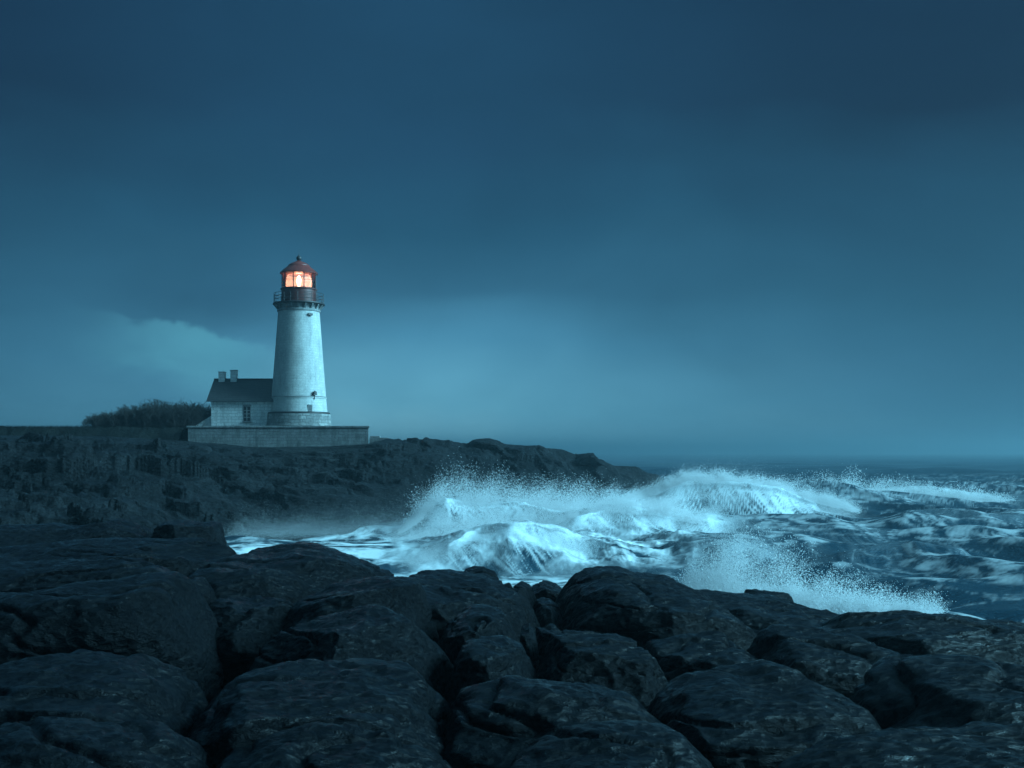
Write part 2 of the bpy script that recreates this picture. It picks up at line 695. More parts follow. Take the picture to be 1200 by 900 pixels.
r2 = nt.noise(nt.mapping(co, (1, 1.6, 1), (0, 0, -.2)), 3.4, 4, .6)
nb = nt.bump(r1, .55, .5)
nb = nt.bump(r2, .7, .14, nb)
r3 = nt.noise(co, 9.0, 3, .6)
nb = nt.bump(r3, .4, .035, nb)
nt.link(nb, p.inputs['Normal'])
nfo = nt.bump(fn, .35, .12)
nt.link(nfo, foam_sh.inputs['Normal'])
mx = nt.new('ShaderNodeMixShader')
nt.link(fm, mx.inputs[0])
nt.link(p.outputs[0], mx.inputs[1])
nt.link(foam_sh.outputs[0], mx.inputs[2])
nt.link(mx.outputs[0], out.inputs[0])
M_sea = m

# ------------------------------------------------------------------ the sea
# breakers: crest (px, py, d), foot distance (px, d), back width, curl, foam on face
BREAKERS = [
    # far big breaker (right of the point)
    dict(crest=[(690, 604, 99), (730, 588, 100), (765, 572, 101), (800, 561, 102), (840, 560, 103), (880, 565, 104), (915, 574, 105), (955, 588, 106), (1000, 600, 107), (1030, 606, 108)],
         foot=12.0, back=16, curl=2.6, foam=1.0, ends=(690, 1030), lean=26),
    # middle breaker with the combed face
    dict(crest=[(590, 640, 76), (625, 622, 77), (660, 606, 78), (700, 597, 79), (740, 597, 80), (775, 604, 80), (815, 614, 81), (860, 622, 82), (900, 628, 83)],
         foot=8.5, back=9, curl=1.8, foam=.9, ends=(590, 900), lean=30),
    # near tumbling lump
    dict(crest=[(455, 650, 63), (500, 640, 64), (545, 626, 65), (585, 614, 66), (620, 614, 66), (655, 626, 67), (690, 640, 67), (725, 652, 68)],
         foot=6.5, back=7, curl=1.2, foam=.72, ends=(455, 725), lean=18),
    # white wall of water at the left, under the spray
    dict(crest=[(430, 622, 84), (470, 608, 86), (500, 592, 88), (540, 590, 90), (600, 592, 91), (660, 594, 92), (720, 592, 93), (770, 588, 94), (800, 596, 95)],
         foot=11.0, back=10, curl=1.0, foam=1.0, ends=(430, 800), lean=10),
    # right-hand far breaker
    dict(crest=[(880, 592, 136), (910, 580, 137), (950, 574, 138), (1000, 573, 139), (1050, 575, 140), (1110, 577, 141), (1170, 584, 142), (1220, 590, 143)],
         foot=11, back=14, curl=1.5, foam=.9, ends=(880, 1220), lean=14),
    # smooth swells on the right
    dict(crest=[(830, 640, 70), (880, 627, 71), (930, 617, 72), (985, 616, 73), (1030, 624, 73), (1070, 636, 73)], foot=7, back=8, curl=.3, foam=.10, ends=(830, 1070), lean=10),
    dict(crest=[(860, 668, 56), (920, 655, 57), (990, 643, 58), (1040, 634, 59), (1090, 632, 60), (1150, 640, 60), (1210, 650, 60)], foot=6, back=7, curl=.3, foam=.06, ends=(860, 1210), lean=8),
    dict(crest=[(1000, 612, 86), (1050, 604, 87), (1110, 598, 88), (1180, 604, 88), (1250, 612, 88)], foot=8, back=9, curl=.3, foam=.08, ends=(1000, 1250), lean=8),
    dict(crest=[(770, 652, 63), (815, 642, 64), (860, 638, 64), (905, 644, 65), (940, 652, 65)], foot=5, back=6, curl=.3, foam=.3, ends=(770, 940), lean=8),
]
q = np.concatenate([np.arange(1.15, 40, .22), np.arange(40, 150, .36), np.arange(150, 330, .9)])
drow = (ZC * F / q)[::-1]                      # near -> far
pcol = np.arange(-260, 1470, 1.3)
D, PX = np.meshgrid(drow, pcol, indexing='ij')
nr, nc = D.shape
XW, YW = X(PX, D), D.copy()
dd = np.gradient(drow)[:, None] * np.ones_like(D)
zz = np.zeros_like(D)
xo = np.zeros_like(D)
yo = np.zeros_like(D)
# wind sea, travelling towards the viewer's left
wr = np.random.default_rng(11)
for k in range(34):
    lam = 3.2 * (1.105 ** k)
    th = R(250) + wr.normal(0, .55)
    kx, ky = math.cos(th) * 2 * math.pi / lam, math.sin(th) * 2 * math.pi / lam
    amp = .0135 * lam ** .92 * wr.uniform(.6, 1.2)
    if lam > 40:
        amp *= .5
    ph = wr.uniform(0, 6.28)
    at_ = np.clip(1.6 - 3.2 * dd / lam, 0, 1)
    arg = kx * XW + ky * YW + ph
    zz += amp * at_ * np.cos(arg)
    xo -= .75 * amp * at_ * math.cos(th) * np.sin(arg)
    yo -= .75 * amp * at_ * math.sin(th) * np.sin(arg)
surf = sstep(430, 520, PX) * sstep(900, 760, PX) * sstep(58, 64, D) * sstep(112, 98, D)
calm = 1 - .72 * sstep(70, 44, D) * (1 - sstep(800, 900, PX)) - .35 * sstep(560, 430, PX) * sstep(110, 90, D) - .45 * sstep(150, 500, D)
zz *= calm
tb = ridged(v3(XW * .35, YW * .35, 3), 4, .55).reshape(D.shape) - 1.0
zz += surf * tb * .22
foam = np.zeros_like(D)
crestness = sstep(.35, .95, zz / (.42 + .0 * D))


def N2(u, v, c=0.0, octs=4, gain=.55):
    return fbm(v3(u, v, c), octs, gain).reshape(D.shape)


# drifting foam: thin warped streaks, denser near the shore
warp = N2(XW * .05, YW * .05, 2, 3)
patch0 = N2(XW * .07, YW * .07, 33, 3)
st1 = N2(XW * .26 + warp * 1.6, YW * .24 + warp * 2.2, 5, 5, .6)
st2 = N2(XW * .8 + warp * 2.5, YW * .75 + warp * 3, 8, 4, .6)
line = 1 - np.abs(st1) * 3.4
line2 = 1 - np.abs(st2) * 2.6
dens = .20 + .35 * sstep(860, 560, PX) * sstep(110, 60, D)
dens += .32 * sstep(800, 700, PX) * sstep(62, 56, D) * sstep(480, 560, PX)
dens += .25 * sstep(560, 430, PX) * sstep(92, 60, D)
dens *= 1 - .92 * sstep(110, 220, D)
foam = np.clip(line * 1.0 + line2 * .35 - .55, 0, 1) * dens * 1.35
foam += sstep(.1, .9, crestness) * np.clip(.25 + st2 * 1.4, 0, 1) * .45 * (1 - .95 * sstep(120, 300, D))
# milky flat water behind the near rocks
milky = sstep(500, 560, PX) * sstep(800, 740, PX) * sstep(61, 57, D)
foam = np.maximum(foam, milky * np.clip(.40 + st2 * .9 + st1 * .5, 0, 1))
churn = surf * np.clip(.45 + .9 * st1 + .8 * st2 + .5 * patch0, 0, 1)
foam = np.maximum(foam, churn * .95)
leftw = sstep(520, 440, PX) * sstep(95, 85, D)
foam = np.maximum(foam, leftw * np.clip(.38 + st1 * 1.0 + st2 * .7, 0, 1))

patch = N2(XW * .10, YW * .10, 31, 3)
for bi, b in enumerate(BREAKERS):
    c = np.array(b['crest'], float)
    pcx, dcv = smooth_curve(c[:, [0, 2]], 600, 61)
    _, pyv = smooth_curve(c[:, [0, 1]], 600, 61)
    jit = fbm(v3(pcx * .014, 0 * pcx, bi * 3.1), 2, .4)
    dcv = dcv + jit * 1.8
    pyv = pyv + fbm(v3(pcx * .016, 0 * pcx, bi * 5.7 + 1), 2, .4) * 4.0
    zcv = np.maximum(Z(pyv, dcv), 0)
    wl_ = (c[-1, 0] - c[0, 0]) * .42
    fade = sstep(c[0, 0], c[0, 0] + wl_, pcx) * sstep(c[-1, 0], c[-1, 0] - wl_, pcx)
    fade = np.clip(fade * 1.6, 0, 1)
    col = pcol
    dc = np.interp(col, pcx, dcv)[None, :]
    zc = np.interp(col, pcx, zcv)[None, :]
    fd = np.interp(col, pcx, fade, left=0, right=0)[None, :]
    t = (dc - D) / b['foot']
    s = (D - dc) / b['back']
    front = np.clip(1 - t, 0, 1) ** 1.6
    backp = np.exp(-(np.clip(s, 0, None) * 1.5) ** 2)
    pr = np.where(t > 0, front, backp) * fd
    sel = pr > 1e-4
    zz = zz * (1 - .45 * pr) + zc * pr
    yo -= b['curl'] * pr ** 4
    tt = np.clip(t, -0.6, 1.4)
    sw = b['lean'] * np.clip(tt, 0, 2) ** 1.25
    um = (PX - sw * 3.0) * (dc / 90.0)
    n1 = N2(um * .07, tt * 1.1, 20 + bi, 3, .55)
    n2 = N2(um * .32, tt * .6, 40 + bi, 3, .6)
    n3 = N2(um * .75, tt * .5, 60 + bi, 3, .65)
    turb = N2(XW * .9, YW * .5 + zz * 1.2, 80 + bi, 4, .6)
    cover = .50 - .40 * np.clip(tt, 0, 1) + .50 * n1 + .45 * patch
    comb = sstep(-.35, .45, cover - .35 + .60 * n2 + .58 * n3 + .3 * turb)
    lip = np.exp(-(np.clip(np.abs(t + .03 * n1) - .02, 0, None) / .16) ** 2)
    body = np.clip(1.3 - tt, 0, 1) ** .6 * (tt > -.02)
    bk = np.exp(-(np.clip(s, 0, None) / .9) ** 2) * (tt <= 0)
    fb = np.clip(lip * (.70 + .35 * n2 + .5 * turb) + body * comb * .95 + bk * np.clip(.7 + .7 * turb + .4 * patch, 0, 1), 0, 1) * fd ** .7 * b['foam']
    foot_dark = np.clip(1 - .55 * sstep(.5, .9, tt) * (tt < 1.15) * fd * (b['foam'] > .5), 0, 1)
    foam = np.maximum(foam * np.where(sel, foot_dark, 1), fb)
# wash pouring over the ledge beside the long slab
lx, ly = PX - 500, HZ + (ZC * F / D) - 655
wash = np.exp(-((ly - lx * .35) / 7) ** 2) * sstep(455, 470, PX) * sstep(560, 530, PX)
foam = np.maximum(foam, wash * np.clip(.95 + st2 * .5, 0, 1))
foam = np.clip(foam, 0, 1)
V = np.stack([XW + xo, YW + yo, zz], -1).reshape(-1, 3)
sea = mesh_np('sea', V, grid_faces(nr, nc), M_sea, attrs={'foam': foam})
tag(sea, 'dark storm sea with white breakers and streaks of foam', 'sea', kind='structure')


# ------------------------------------------------------------------ spray
TET = np.array([(1, 1, 1), (-1, -1, 1), (-1, 1, -1), (1, -1, -1)], float) / math.sqrt(3)
TF = np.array([(0, 1, 2), (0, 3, 1), (0, 2, 3), (1, 3, 2)])


def droplets(name, label, P, r):
    n = len(P)
    a = rng.uniform(0, 2 * math.pi, n)
    b = rng.uniform(0, 2 * math.pi, n)
    ca, sa_, cb, sb = np.cos(a), np.sin(a), np.cos(b), np.sin(b)
    v = TET[None] * r[:, None, None]
    x = v[..., 0] * ca[:, None] - v[..., 1] * sa_[:, None]
    y = v[..., 0] * sa_[:, None] + v[..., 1] * ca[:, None]
    z = v[..., 2]
    y2 = y * cb[:, None] - z * sb[:, None]
    z2 = y * sb[:, None] + z * cb[:, None]
    vv = np.stack([x, y2, z2], -1) + P[:, None, :]
    ff = (np.arange(n)[:, None, None] * 4 + TF[None]).reshape(-1, 3)
    o = mesh_np(name, vv.reshape(-1, 3), ff, M_spray, smooth=True)
    return tag(o, label, 'spray', kind='stuff')


def spray_wall(n, top, base, dist, thick, power=1.6, clump=.5, seed=0, rmin=.014, rmax=.040, big=.012):
    """a standing veil of drops between two curves, ragged at the top"""
    r_ = np.random.default_rng(seed)
    top, base, dist = (np.asarray(a, float) for a in (top, base, dist))
    x0, x1 = top[0, 0], top[-1, 0]
    n = int(n * 3.9)
    rmin, rmax = rmin * 1.2, rmax * 1.1
    m_ = int(n * 3.0)
    px = r_.uniform(x0, x1, m_)
    d = np.interp(px, dist[:, 0], dist[:, 1]) + r_.normal(0, thick, m_)
    zt = Z(np.interp(px, top[:, 0], top[:, 1]), np.interp(px, dist[:, 0], dist[:, 1]))
    zb = Z(np.interp(px, base[:, 0], base[:, 1]), np.interp(px, dist[:, 0], dist[:, 1]))
    # jets: the top is torn
    jet = fbm(v3(px * .045, d * .15, seed), 4, .6)
    jet2 = fbm(v3(px * .16, d * .3, seed + 5), 3, .6)
    zt = zb + (zt - zb) * np.clip(.90 + .38 * jet + .05 * jet2, .3, 1.5)
    h = r_.gamma(1.6, .30, m_) / power * 1.25
    h = np.where(h > 1.45, r_.uniform(0, 1.0, m_), h)
    z = zb + (zt - zb) * h
    xw = X(px, d)
    cl_ = fbm(v3(xw * .8, z * 1.0, seed + 9), 4, .6)
    fine = fbm(v3(xw * 3.2, z * 3.2, seed + 12), 2, .6)
    keep = r_.uniform(0, 1, m_) < np.clip(.62 + clump * 1.3 * cl_ + clump * fine * .8 * h, .02, 1)
    edge = sstep(x0, x0 + 25, px) * sstep(x1, x1 - 25, px)
    keep &= r_.uniform(0, 1, m_) < edge
    hh = np.clip(z - zb, 0, None)
    xw = xw + .35 * hh + r_.normal(0, .12, m_) * (.5 + hh)
    z = z + r_.normal(0, .09, m_) * (.4 + hh)
    P = np.stack([xw, d, z], 1)[keep][:n]
    r = r_.uniform(rmin, rmax, len(P)) * r_.uniform(.5, 1, len(P))
    bigm = r_.uniform(0, 1, len(P)) < big
    r[bigm] *= r_.uniform(1.4, 2.6, bigm.sum())
    return P, r


def merge(*a):
    return np.concatenate([p for p, _ in a]), np.concatenate([r for _, r in a])


P, r = merge(
    spray_wall(60000, [(455, 625), (480, 604), (497, 566), (520, 566), (560, 568), (600, 570), (640, 570), (690, 577), (750, 584), (800, 586)],
               [(455, 632), (500, 606), (600, 606), (800, 604)], [(455, 86), (500, 88), (600, 90), (800, 95)], 1.0, 1.5, .6, 1),
    spray_wall(24000, [(470, 625), (520, 590), (600, 590), (700, 585), (760, 590)], [(470, 640), (600, 634), (760, 615)], [(470, 80), (600, 83), (760, 88)], 1.5, 1.0, .5, 2),
    spray_wall(900, [(468, 574), (490, 578), (505, 575)], [(468, 604), (490, 610), (505, 600)], [(468, 87), (505, 88)], .9, 1.0, .9, 3, .016, .036, .05))
droplets('wave_spray', 'tall torn veil of white spray thrown up against the dark headland', P, r)
P, r = merge(
    spray_wall(36000, [(680, 596), (720, 586), (770, 564), (800, 552), (850, 554), (900, 562), (960, 580), (1010, 594)],
               [(680, 606), (770, 578), (800, 568), (850, 566), (900, 574), (960, 590), (1010, 602)],
               [(680, 99), (800, 101), (900, 103), (1010, 106)], .9, 1.5, .6, 21, .016, .05),
    spray_wall(14000, [(590, 632), (660, 596), (720, 584), (780, 590), (830, 606)], [(590, 642), (660, 610), (720, 600), (780, 606), (830, 616)],
               [(590, 76), (720, 79), (830, 80)], .6, 1.5, .6, 22, .012, .04))
droplets('wave_spray', 'bright spray blowing off the crest of the big breaker beyond the point', P, r)
P, r = merge(
    spray_wall(42000, [(440, 628), (500, 606), (580, 598), (680, 588), (780, 582), (860, 590)], [(440, 645), (540, 650), (640, 640), (780, 622), (860, 616)],
               [(440, 74), (560, 72), (680, 82), (860, 92)], 3.0, 1.3, .45, 61, .010, .02, 0),
    spray_wall(16000, [(470, 648), (540, 622), (590, 608), (640, 610), (700, 634)], [(470, 662), (540, 652), (590, 640), (640, 642), (700, 656)],
               [(470, 62), (590, 65), (700, 66)], 1.0, 1.4, .5, 62, .008, .02, .01))
P2, r2_ = merge(
    spray_wall(22000, [(600, 630), (660, 594), (720, 584), (790, 594), (870, 616)], [(600, 650), (660, 625), (720, 615), (790, 620), (870, 632)], [(600, 74), (720, 77), (870, 80)], 1.6, 1.3, .4, 63, .007, .016, 0),
    spray_wall(26000, [(730, 586), (800, 552), (860, 552), (930, 571), (1010, 594)], [(730, 606), (800, 585), (870, 588), (930, 598), (1010, 606)], [(730, 98), (870, 100), (1010, 103)], 2.0, 1.3, .4, 64, .008, .02, 0))
P, r = np.concatenate([P, P2]), np.concatenate([r, r2_])
droplets('surf_mist', 'fine white mist hanging low over the tumbling surf in the channel', P, r)
P, r = spray_wall(16000, [(880, 588), (910, 568), (940, 562), (990, 560), (1030, 564), (1070, 570), (1130, 574), (1190, 584)],
                  [(880, 594), (940, 582), (1000, 582), (1070, 584), (1190, 592)], [(880, 136), (1000, 138), (1190, 141)], 1.2, 1.4, .6, 31, .025, .07)
droplets('wave_spray', 'smaller far spray on the breaker near the right horizon', P, r)
P, r = merge(
    spray_wall(26000, [(778, 690), (800, 664), (822, 640), (850, 643), (880, 655), (920, 662), (960, 676), (1000, 690), (1060, 702), (1110, 712)],
               [(778, 705), (830, 702), (930, 708), (1000, 722), (1110, 726)], [(778, 38), (900, 38), (1110, 36)], .8, 1.5, .7, 41, .007, .022, .05),
    spray_wall(9000, [(782, 700), (800, 674), (818, 652), (834, 641), (850, 648), (875, 668), (905, 688)], [(782, 706), (835, 702), (905, 706)], [(782, 38), (905, 38)], .6, 1.35, .75, 42, .006, .018, .02),
    spray_wall(9000, [(860, 692), (920, 684), (980, 700), (1040, 708)], [(860, 705), (930, 710), (1000, 722), (1040, 724)], [(860, 37), (1040, 36)], .5, 1.2, .5, 43, .007, .02, .05))
droplets('wave_spray', 'burst of spray exploding behind the broad boulder on the right', P, r)
P, r = spray_wall(26000, [(255, 606), (330, 598), (400, 592), (440, 588), (490, 586)], [(255, 630), (400, 628), (490, 622)], [(255, 79), (490, 84)], 2.5, 1.7, .25, 51, .005, .010, 0)
droplets('drifting_mist', 'thin low mist hanging over the water at the foot of the headland', P, r)

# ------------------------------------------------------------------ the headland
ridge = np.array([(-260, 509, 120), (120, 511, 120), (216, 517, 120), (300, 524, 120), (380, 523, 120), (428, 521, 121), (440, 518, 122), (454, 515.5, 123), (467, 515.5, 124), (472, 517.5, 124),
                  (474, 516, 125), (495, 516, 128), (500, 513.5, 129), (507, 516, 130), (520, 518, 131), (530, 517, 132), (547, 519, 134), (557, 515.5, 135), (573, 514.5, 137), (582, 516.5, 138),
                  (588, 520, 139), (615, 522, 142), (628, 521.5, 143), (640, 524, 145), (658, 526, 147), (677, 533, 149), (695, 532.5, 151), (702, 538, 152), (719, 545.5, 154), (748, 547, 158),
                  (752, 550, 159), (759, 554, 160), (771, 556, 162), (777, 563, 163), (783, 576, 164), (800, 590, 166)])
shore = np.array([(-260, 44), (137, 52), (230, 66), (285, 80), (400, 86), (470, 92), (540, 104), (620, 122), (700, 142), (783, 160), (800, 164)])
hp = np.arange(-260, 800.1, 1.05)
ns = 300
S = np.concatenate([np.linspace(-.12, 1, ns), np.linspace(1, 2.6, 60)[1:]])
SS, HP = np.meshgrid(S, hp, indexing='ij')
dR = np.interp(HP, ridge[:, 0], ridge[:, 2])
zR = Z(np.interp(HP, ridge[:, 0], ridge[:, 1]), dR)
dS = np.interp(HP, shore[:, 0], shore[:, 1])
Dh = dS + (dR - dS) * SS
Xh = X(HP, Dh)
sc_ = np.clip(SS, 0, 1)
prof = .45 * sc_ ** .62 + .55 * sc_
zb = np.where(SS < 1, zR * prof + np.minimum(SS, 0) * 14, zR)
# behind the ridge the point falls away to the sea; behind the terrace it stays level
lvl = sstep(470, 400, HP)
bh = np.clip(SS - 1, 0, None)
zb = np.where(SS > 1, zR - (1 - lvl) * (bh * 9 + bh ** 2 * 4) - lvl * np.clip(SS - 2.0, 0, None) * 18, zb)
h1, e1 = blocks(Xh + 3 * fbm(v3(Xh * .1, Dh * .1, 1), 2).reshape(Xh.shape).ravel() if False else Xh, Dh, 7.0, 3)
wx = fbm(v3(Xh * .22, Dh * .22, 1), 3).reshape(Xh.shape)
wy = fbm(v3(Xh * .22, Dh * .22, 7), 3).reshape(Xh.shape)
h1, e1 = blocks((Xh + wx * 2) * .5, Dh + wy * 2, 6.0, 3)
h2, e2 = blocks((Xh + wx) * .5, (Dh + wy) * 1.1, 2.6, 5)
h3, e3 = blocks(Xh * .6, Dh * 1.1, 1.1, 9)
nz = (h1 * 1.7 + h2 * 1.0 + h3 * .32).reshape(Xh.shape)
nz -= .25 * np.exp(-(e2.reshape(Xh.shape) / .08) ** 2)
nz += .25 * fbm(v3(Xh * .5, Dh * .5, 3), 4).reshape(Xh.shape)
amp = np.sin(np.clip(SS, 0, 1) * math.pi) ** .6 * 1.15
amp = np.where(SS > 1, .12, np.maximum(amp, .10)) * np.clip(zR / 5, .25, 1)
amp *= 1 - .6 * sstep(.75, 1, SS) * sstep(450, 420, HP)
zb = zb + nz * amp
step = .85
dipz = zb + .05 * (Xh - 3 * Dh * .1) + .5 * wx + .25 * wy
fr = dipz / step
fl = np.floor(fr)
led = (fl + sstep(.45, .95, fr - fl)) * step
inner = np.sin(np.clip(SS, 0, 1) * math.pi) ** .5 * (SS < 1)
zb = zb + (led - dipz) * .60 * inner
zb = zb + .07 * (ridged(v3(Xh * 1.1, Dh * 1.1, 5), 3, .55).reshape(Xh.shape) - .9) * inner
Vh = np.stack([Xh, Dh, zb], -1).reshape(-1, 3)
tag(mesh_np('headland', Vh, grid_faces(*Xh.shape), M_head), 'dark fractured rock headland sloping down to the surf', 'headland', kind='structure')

# near shore under the boulders
xs_ = np.linspace(-42, 42, 420)
ys_ = np.linspace(3, 50, 260)
YY, XX = np.meshgrid(ys_, xs_, indexing='ij')
zs0 = np.interp(YY, [3, 10, 14, 20, 26, 32, 38, 50], [2.6, 2.2, 1.9, 1.7, 1.1, -.6, -2.5, -5])
a1, _ = blocks(XX, YY, 2.2, 13)
a2, _ = blocks(XX, YY, .8, 15)
zs0 = zs0 + (a1 * .5 + a2 * .16).reshape(XX.shape) + .2 * fbm(v3(XX * .6, YY * .6), 4).reshape(XX.shape)
tag(mesh_np('shore_ground', np.stack([XX, YY, zs0], -1).reshape(-1, 3), grid_faces(*XX.shape), M_rock), 'dark rock ledge under the foreground boulders', 'ground', kind='structure')

# ------------------------------------------------------------------ boulders
_sph = {}


def cube_sphere(n):
    if n in _sph:
        return _sph[n]
    t = np.tan(np.linspace(-math.pi / 4, math.pi / 4, n + 1))
    A, B = np.meshgrid(t, t, indexing='ij')
    one = np.ones_like(A)
    vs_, fs_ = [], []
    for k, (a, b, c) in enumerate([(A, B, one), (B, A, -one), (one, A, B), (-one, B, A), (B, one, A), (A, -one, B)]):
        vs_.append(np.stack([a, b, c], -1).reshape(-1, 3))
        fs_.append(grid_faces(n + 1, n + 1) + k * (n + 1) ** 2)
    v = np.concatenate(vs_)
    f = np.concatenate(fs_)
    _, idx, inv = np.unique(np.round(v, 6), axis=0, return_index=True, return_inverse=True)
    v = v[idx]
    f = np.ravel(inv)[f]
    v /= np.linalg.norm(v, axis=1)[:, None]
    # orient faces outwards
    c = v[f].mean(1)
    nn = np.cross(v[f[:, 1]] - v[f[:, 0]], v[f[:, 2]] - v[f[:, 0]])
    bad = (nn * c).sum(1) < 0
    f[bad] = f[bad][:, ::-1]
    _sph[n] = (v, f)
    return _sph[n]


def boulder(label, top, d, hd, zbase, slope=.25, seed=1, n=60, k=9.0, skew=0.0, rough=1.0, name='boulder', mat=None, group='boulders along the near shore', cat='boulder'):
    nrm_, f = cube_sphere(n)
    r_ = np.random.default_rng(seed)
    top = np.asarray(top, float)
    span = top[-1, 0] - top[0, 0]
    xsn, pys = smooth_curve(top, 300, 15)
    xw = X(xsn, d)
    zw = Z(pys, d)
    p = nrm_ / ((np.abs(nrm_) ** k).sum(1) ** (1 / k))[:, None]
    # chisel
    for _ in range(22):
        a = r_.normal(size=3)
        a[2] = abs(a[2]) * .55
        a /= np.linalg.norm(a)
        s_ = p @ a - r_.uniform(.96, 1.26)
        p = p - np.clip(s_, 0, None)[:, None] * a * .97
    u, v, w_ = p.T
    cx, hx = (xw[0] + xw[-1]) / 2, (xw[-1] - xw[0]) / 2
    x = cx + u * hx
    zt = np.interp(x, xw, zw)
    wob = fbm(v3(u * 1.7 + seed, v * 1.7, w_ * 1.7), 3)
    zt = zt - .22 * slope * hd * np.clip(.6 - v, 0, None) * (1 + .4 * wob)
    zt = np.maximum(zt, zbase + .25)
    zm = zbase + .45 * (zt - zbase)
    z = np.where(w_ > 0, zm + w_ * (zt - zm), zm + w_ * (zm - zbase))
    y = d + (v - .6) * hd
    x = x + skew * (v - .6) * hd
    drop = np.clip((zt - z - .45) / 1.1, 0, 1)
    und = drop * drop * (3 - 2 * drop)
    x = x - und * .16 * (x - cx)
    y = y - und * .30 * (y - d - .2 * hd)
    P = np.stack([x, y, z], 1)
    size = min(hx, hd, 2.2)
    q_ = P + seed * 13.7
    lowf = fbm(q_ * (.9 / size), 3, .5)
    strat = np.abs(perlin(np.stack([q_[:, 0] * .25, q_[:, 1] * .5 + q_[:, 2] * .6, q_[:, 2] * 1.8], 1)))
    crack = -np.exp(-(strat / .035) ** 2) * .10
    mid = fbm(q_ * np.array([1.6, 2.4, 3.0]), 4, .55)
    fine = ridged(q_ * np.array([4.0, 6.5, 7.0]), 3, .55) - 1.0
    edges = ridged(q_ * (1.15 / size) + .35 * lowf[:, None], 2, .45) - .7
    disp = rough * (.035 * size * lowf + .045 * size * edges + .022 * mid + .020 * fine + crack)
    side = np.where(np.abs(nrm_[:, 2:3]) > .6, 1.0, 1.0)
    P = P + nrm_ * disp[:, None] * side
    o = mesh_np(name, P, f, mat or M_rock)
    return tag(o, label, cat, group)


B = boulder
# left-hand group, back to front
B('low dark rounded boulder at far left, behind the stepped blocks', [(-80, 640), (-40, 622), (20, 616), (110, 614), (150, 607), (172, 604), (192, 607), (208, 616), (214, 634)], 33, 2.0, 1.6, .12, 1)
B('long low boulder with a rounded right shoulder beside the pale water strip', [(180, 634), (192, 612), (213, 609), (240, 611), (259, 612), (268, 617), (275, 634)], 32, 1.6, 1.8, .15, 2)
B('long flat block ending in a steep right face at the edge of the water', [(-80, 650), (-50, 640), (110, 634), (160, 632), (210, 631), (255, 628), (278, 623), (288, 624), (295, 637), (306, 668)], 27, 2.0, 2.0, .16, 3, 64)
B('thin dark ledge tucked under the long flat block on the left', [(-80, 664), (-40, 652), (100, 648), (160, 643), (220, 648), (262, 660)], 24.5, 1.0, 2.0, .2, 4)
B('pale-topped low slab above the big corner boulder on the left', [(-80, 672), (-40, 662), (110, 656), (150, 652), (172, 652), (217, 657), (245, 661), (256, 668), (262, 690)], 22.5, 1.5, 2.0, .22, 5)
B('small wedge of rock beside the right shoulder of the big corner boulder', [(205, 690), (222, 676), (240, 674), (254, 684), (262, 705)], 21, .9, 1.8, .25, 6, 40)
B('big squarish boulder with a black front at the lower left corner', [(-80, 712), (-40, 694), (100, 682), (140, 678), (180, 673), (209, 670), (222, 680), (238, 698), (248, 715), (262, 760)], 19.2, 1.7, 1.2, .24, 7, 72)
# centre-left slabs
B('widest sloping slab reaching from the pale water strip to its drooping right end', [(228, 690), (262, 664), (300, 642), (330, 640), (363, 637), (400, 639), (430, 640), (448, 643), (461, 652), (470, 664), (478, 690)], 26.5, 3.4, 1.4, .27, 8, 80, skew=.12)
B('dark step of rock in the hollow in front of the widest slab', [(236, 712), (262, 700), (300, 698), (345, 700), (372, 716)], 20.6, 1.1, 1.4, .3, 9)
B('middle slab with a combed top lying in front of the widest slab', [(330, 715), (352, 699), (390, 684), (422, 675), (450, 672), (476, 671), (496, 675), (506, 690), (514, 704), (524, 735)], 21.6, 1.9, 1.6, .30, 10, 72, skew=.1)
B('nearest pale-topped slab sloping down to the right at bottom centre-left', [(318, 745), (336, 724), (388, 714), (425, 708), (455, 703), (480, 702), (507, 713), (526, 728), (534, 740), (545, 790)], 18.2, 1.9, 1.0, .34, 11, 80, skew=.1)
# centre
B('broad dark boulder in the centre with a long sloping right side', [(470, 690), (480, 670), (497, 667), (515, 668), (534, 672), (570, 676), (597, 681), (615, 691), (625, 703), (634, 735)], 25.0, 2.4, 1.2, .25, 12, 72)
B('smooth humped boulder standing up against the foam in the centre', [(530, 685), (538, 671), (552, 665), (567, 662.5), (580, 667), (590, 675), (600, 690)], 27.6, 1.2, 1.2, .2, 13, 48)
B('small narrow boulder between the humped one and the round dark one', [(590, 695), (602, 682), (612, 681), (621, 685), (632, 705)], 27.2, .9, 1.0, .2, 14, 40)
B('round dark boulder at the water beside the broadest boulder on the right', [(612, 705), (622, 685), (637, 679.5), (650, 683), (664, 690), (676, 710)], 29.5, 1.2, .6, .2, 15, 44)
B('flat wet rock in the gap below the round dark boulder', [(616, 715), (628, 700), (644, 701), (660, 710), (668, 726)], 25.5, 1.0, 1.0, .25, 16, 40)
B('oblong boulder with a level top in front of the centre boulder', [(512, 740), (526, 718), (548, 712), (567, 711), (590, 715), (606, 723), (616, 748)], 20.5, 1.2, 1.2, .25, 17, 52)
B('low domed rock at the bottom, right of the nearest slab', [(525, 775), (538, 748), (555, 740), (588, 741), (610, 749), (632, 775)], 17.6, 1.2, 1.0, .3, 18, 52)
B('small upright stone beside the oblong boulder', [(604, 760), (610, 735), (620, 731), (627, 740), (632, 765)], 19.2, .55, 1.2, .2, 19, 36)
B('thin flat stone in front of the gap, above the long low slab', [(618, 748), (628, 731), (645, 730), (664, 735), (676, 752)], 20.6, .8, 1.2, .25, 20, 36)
B('long low slab below the broadest boulder at the bottom', [(622, 765), (634, 742), (680, 739), (710, 740), (745, 746), (768, 755), (784, 790)], 18.6, 1.3, 1.0, .25, 21, 60)
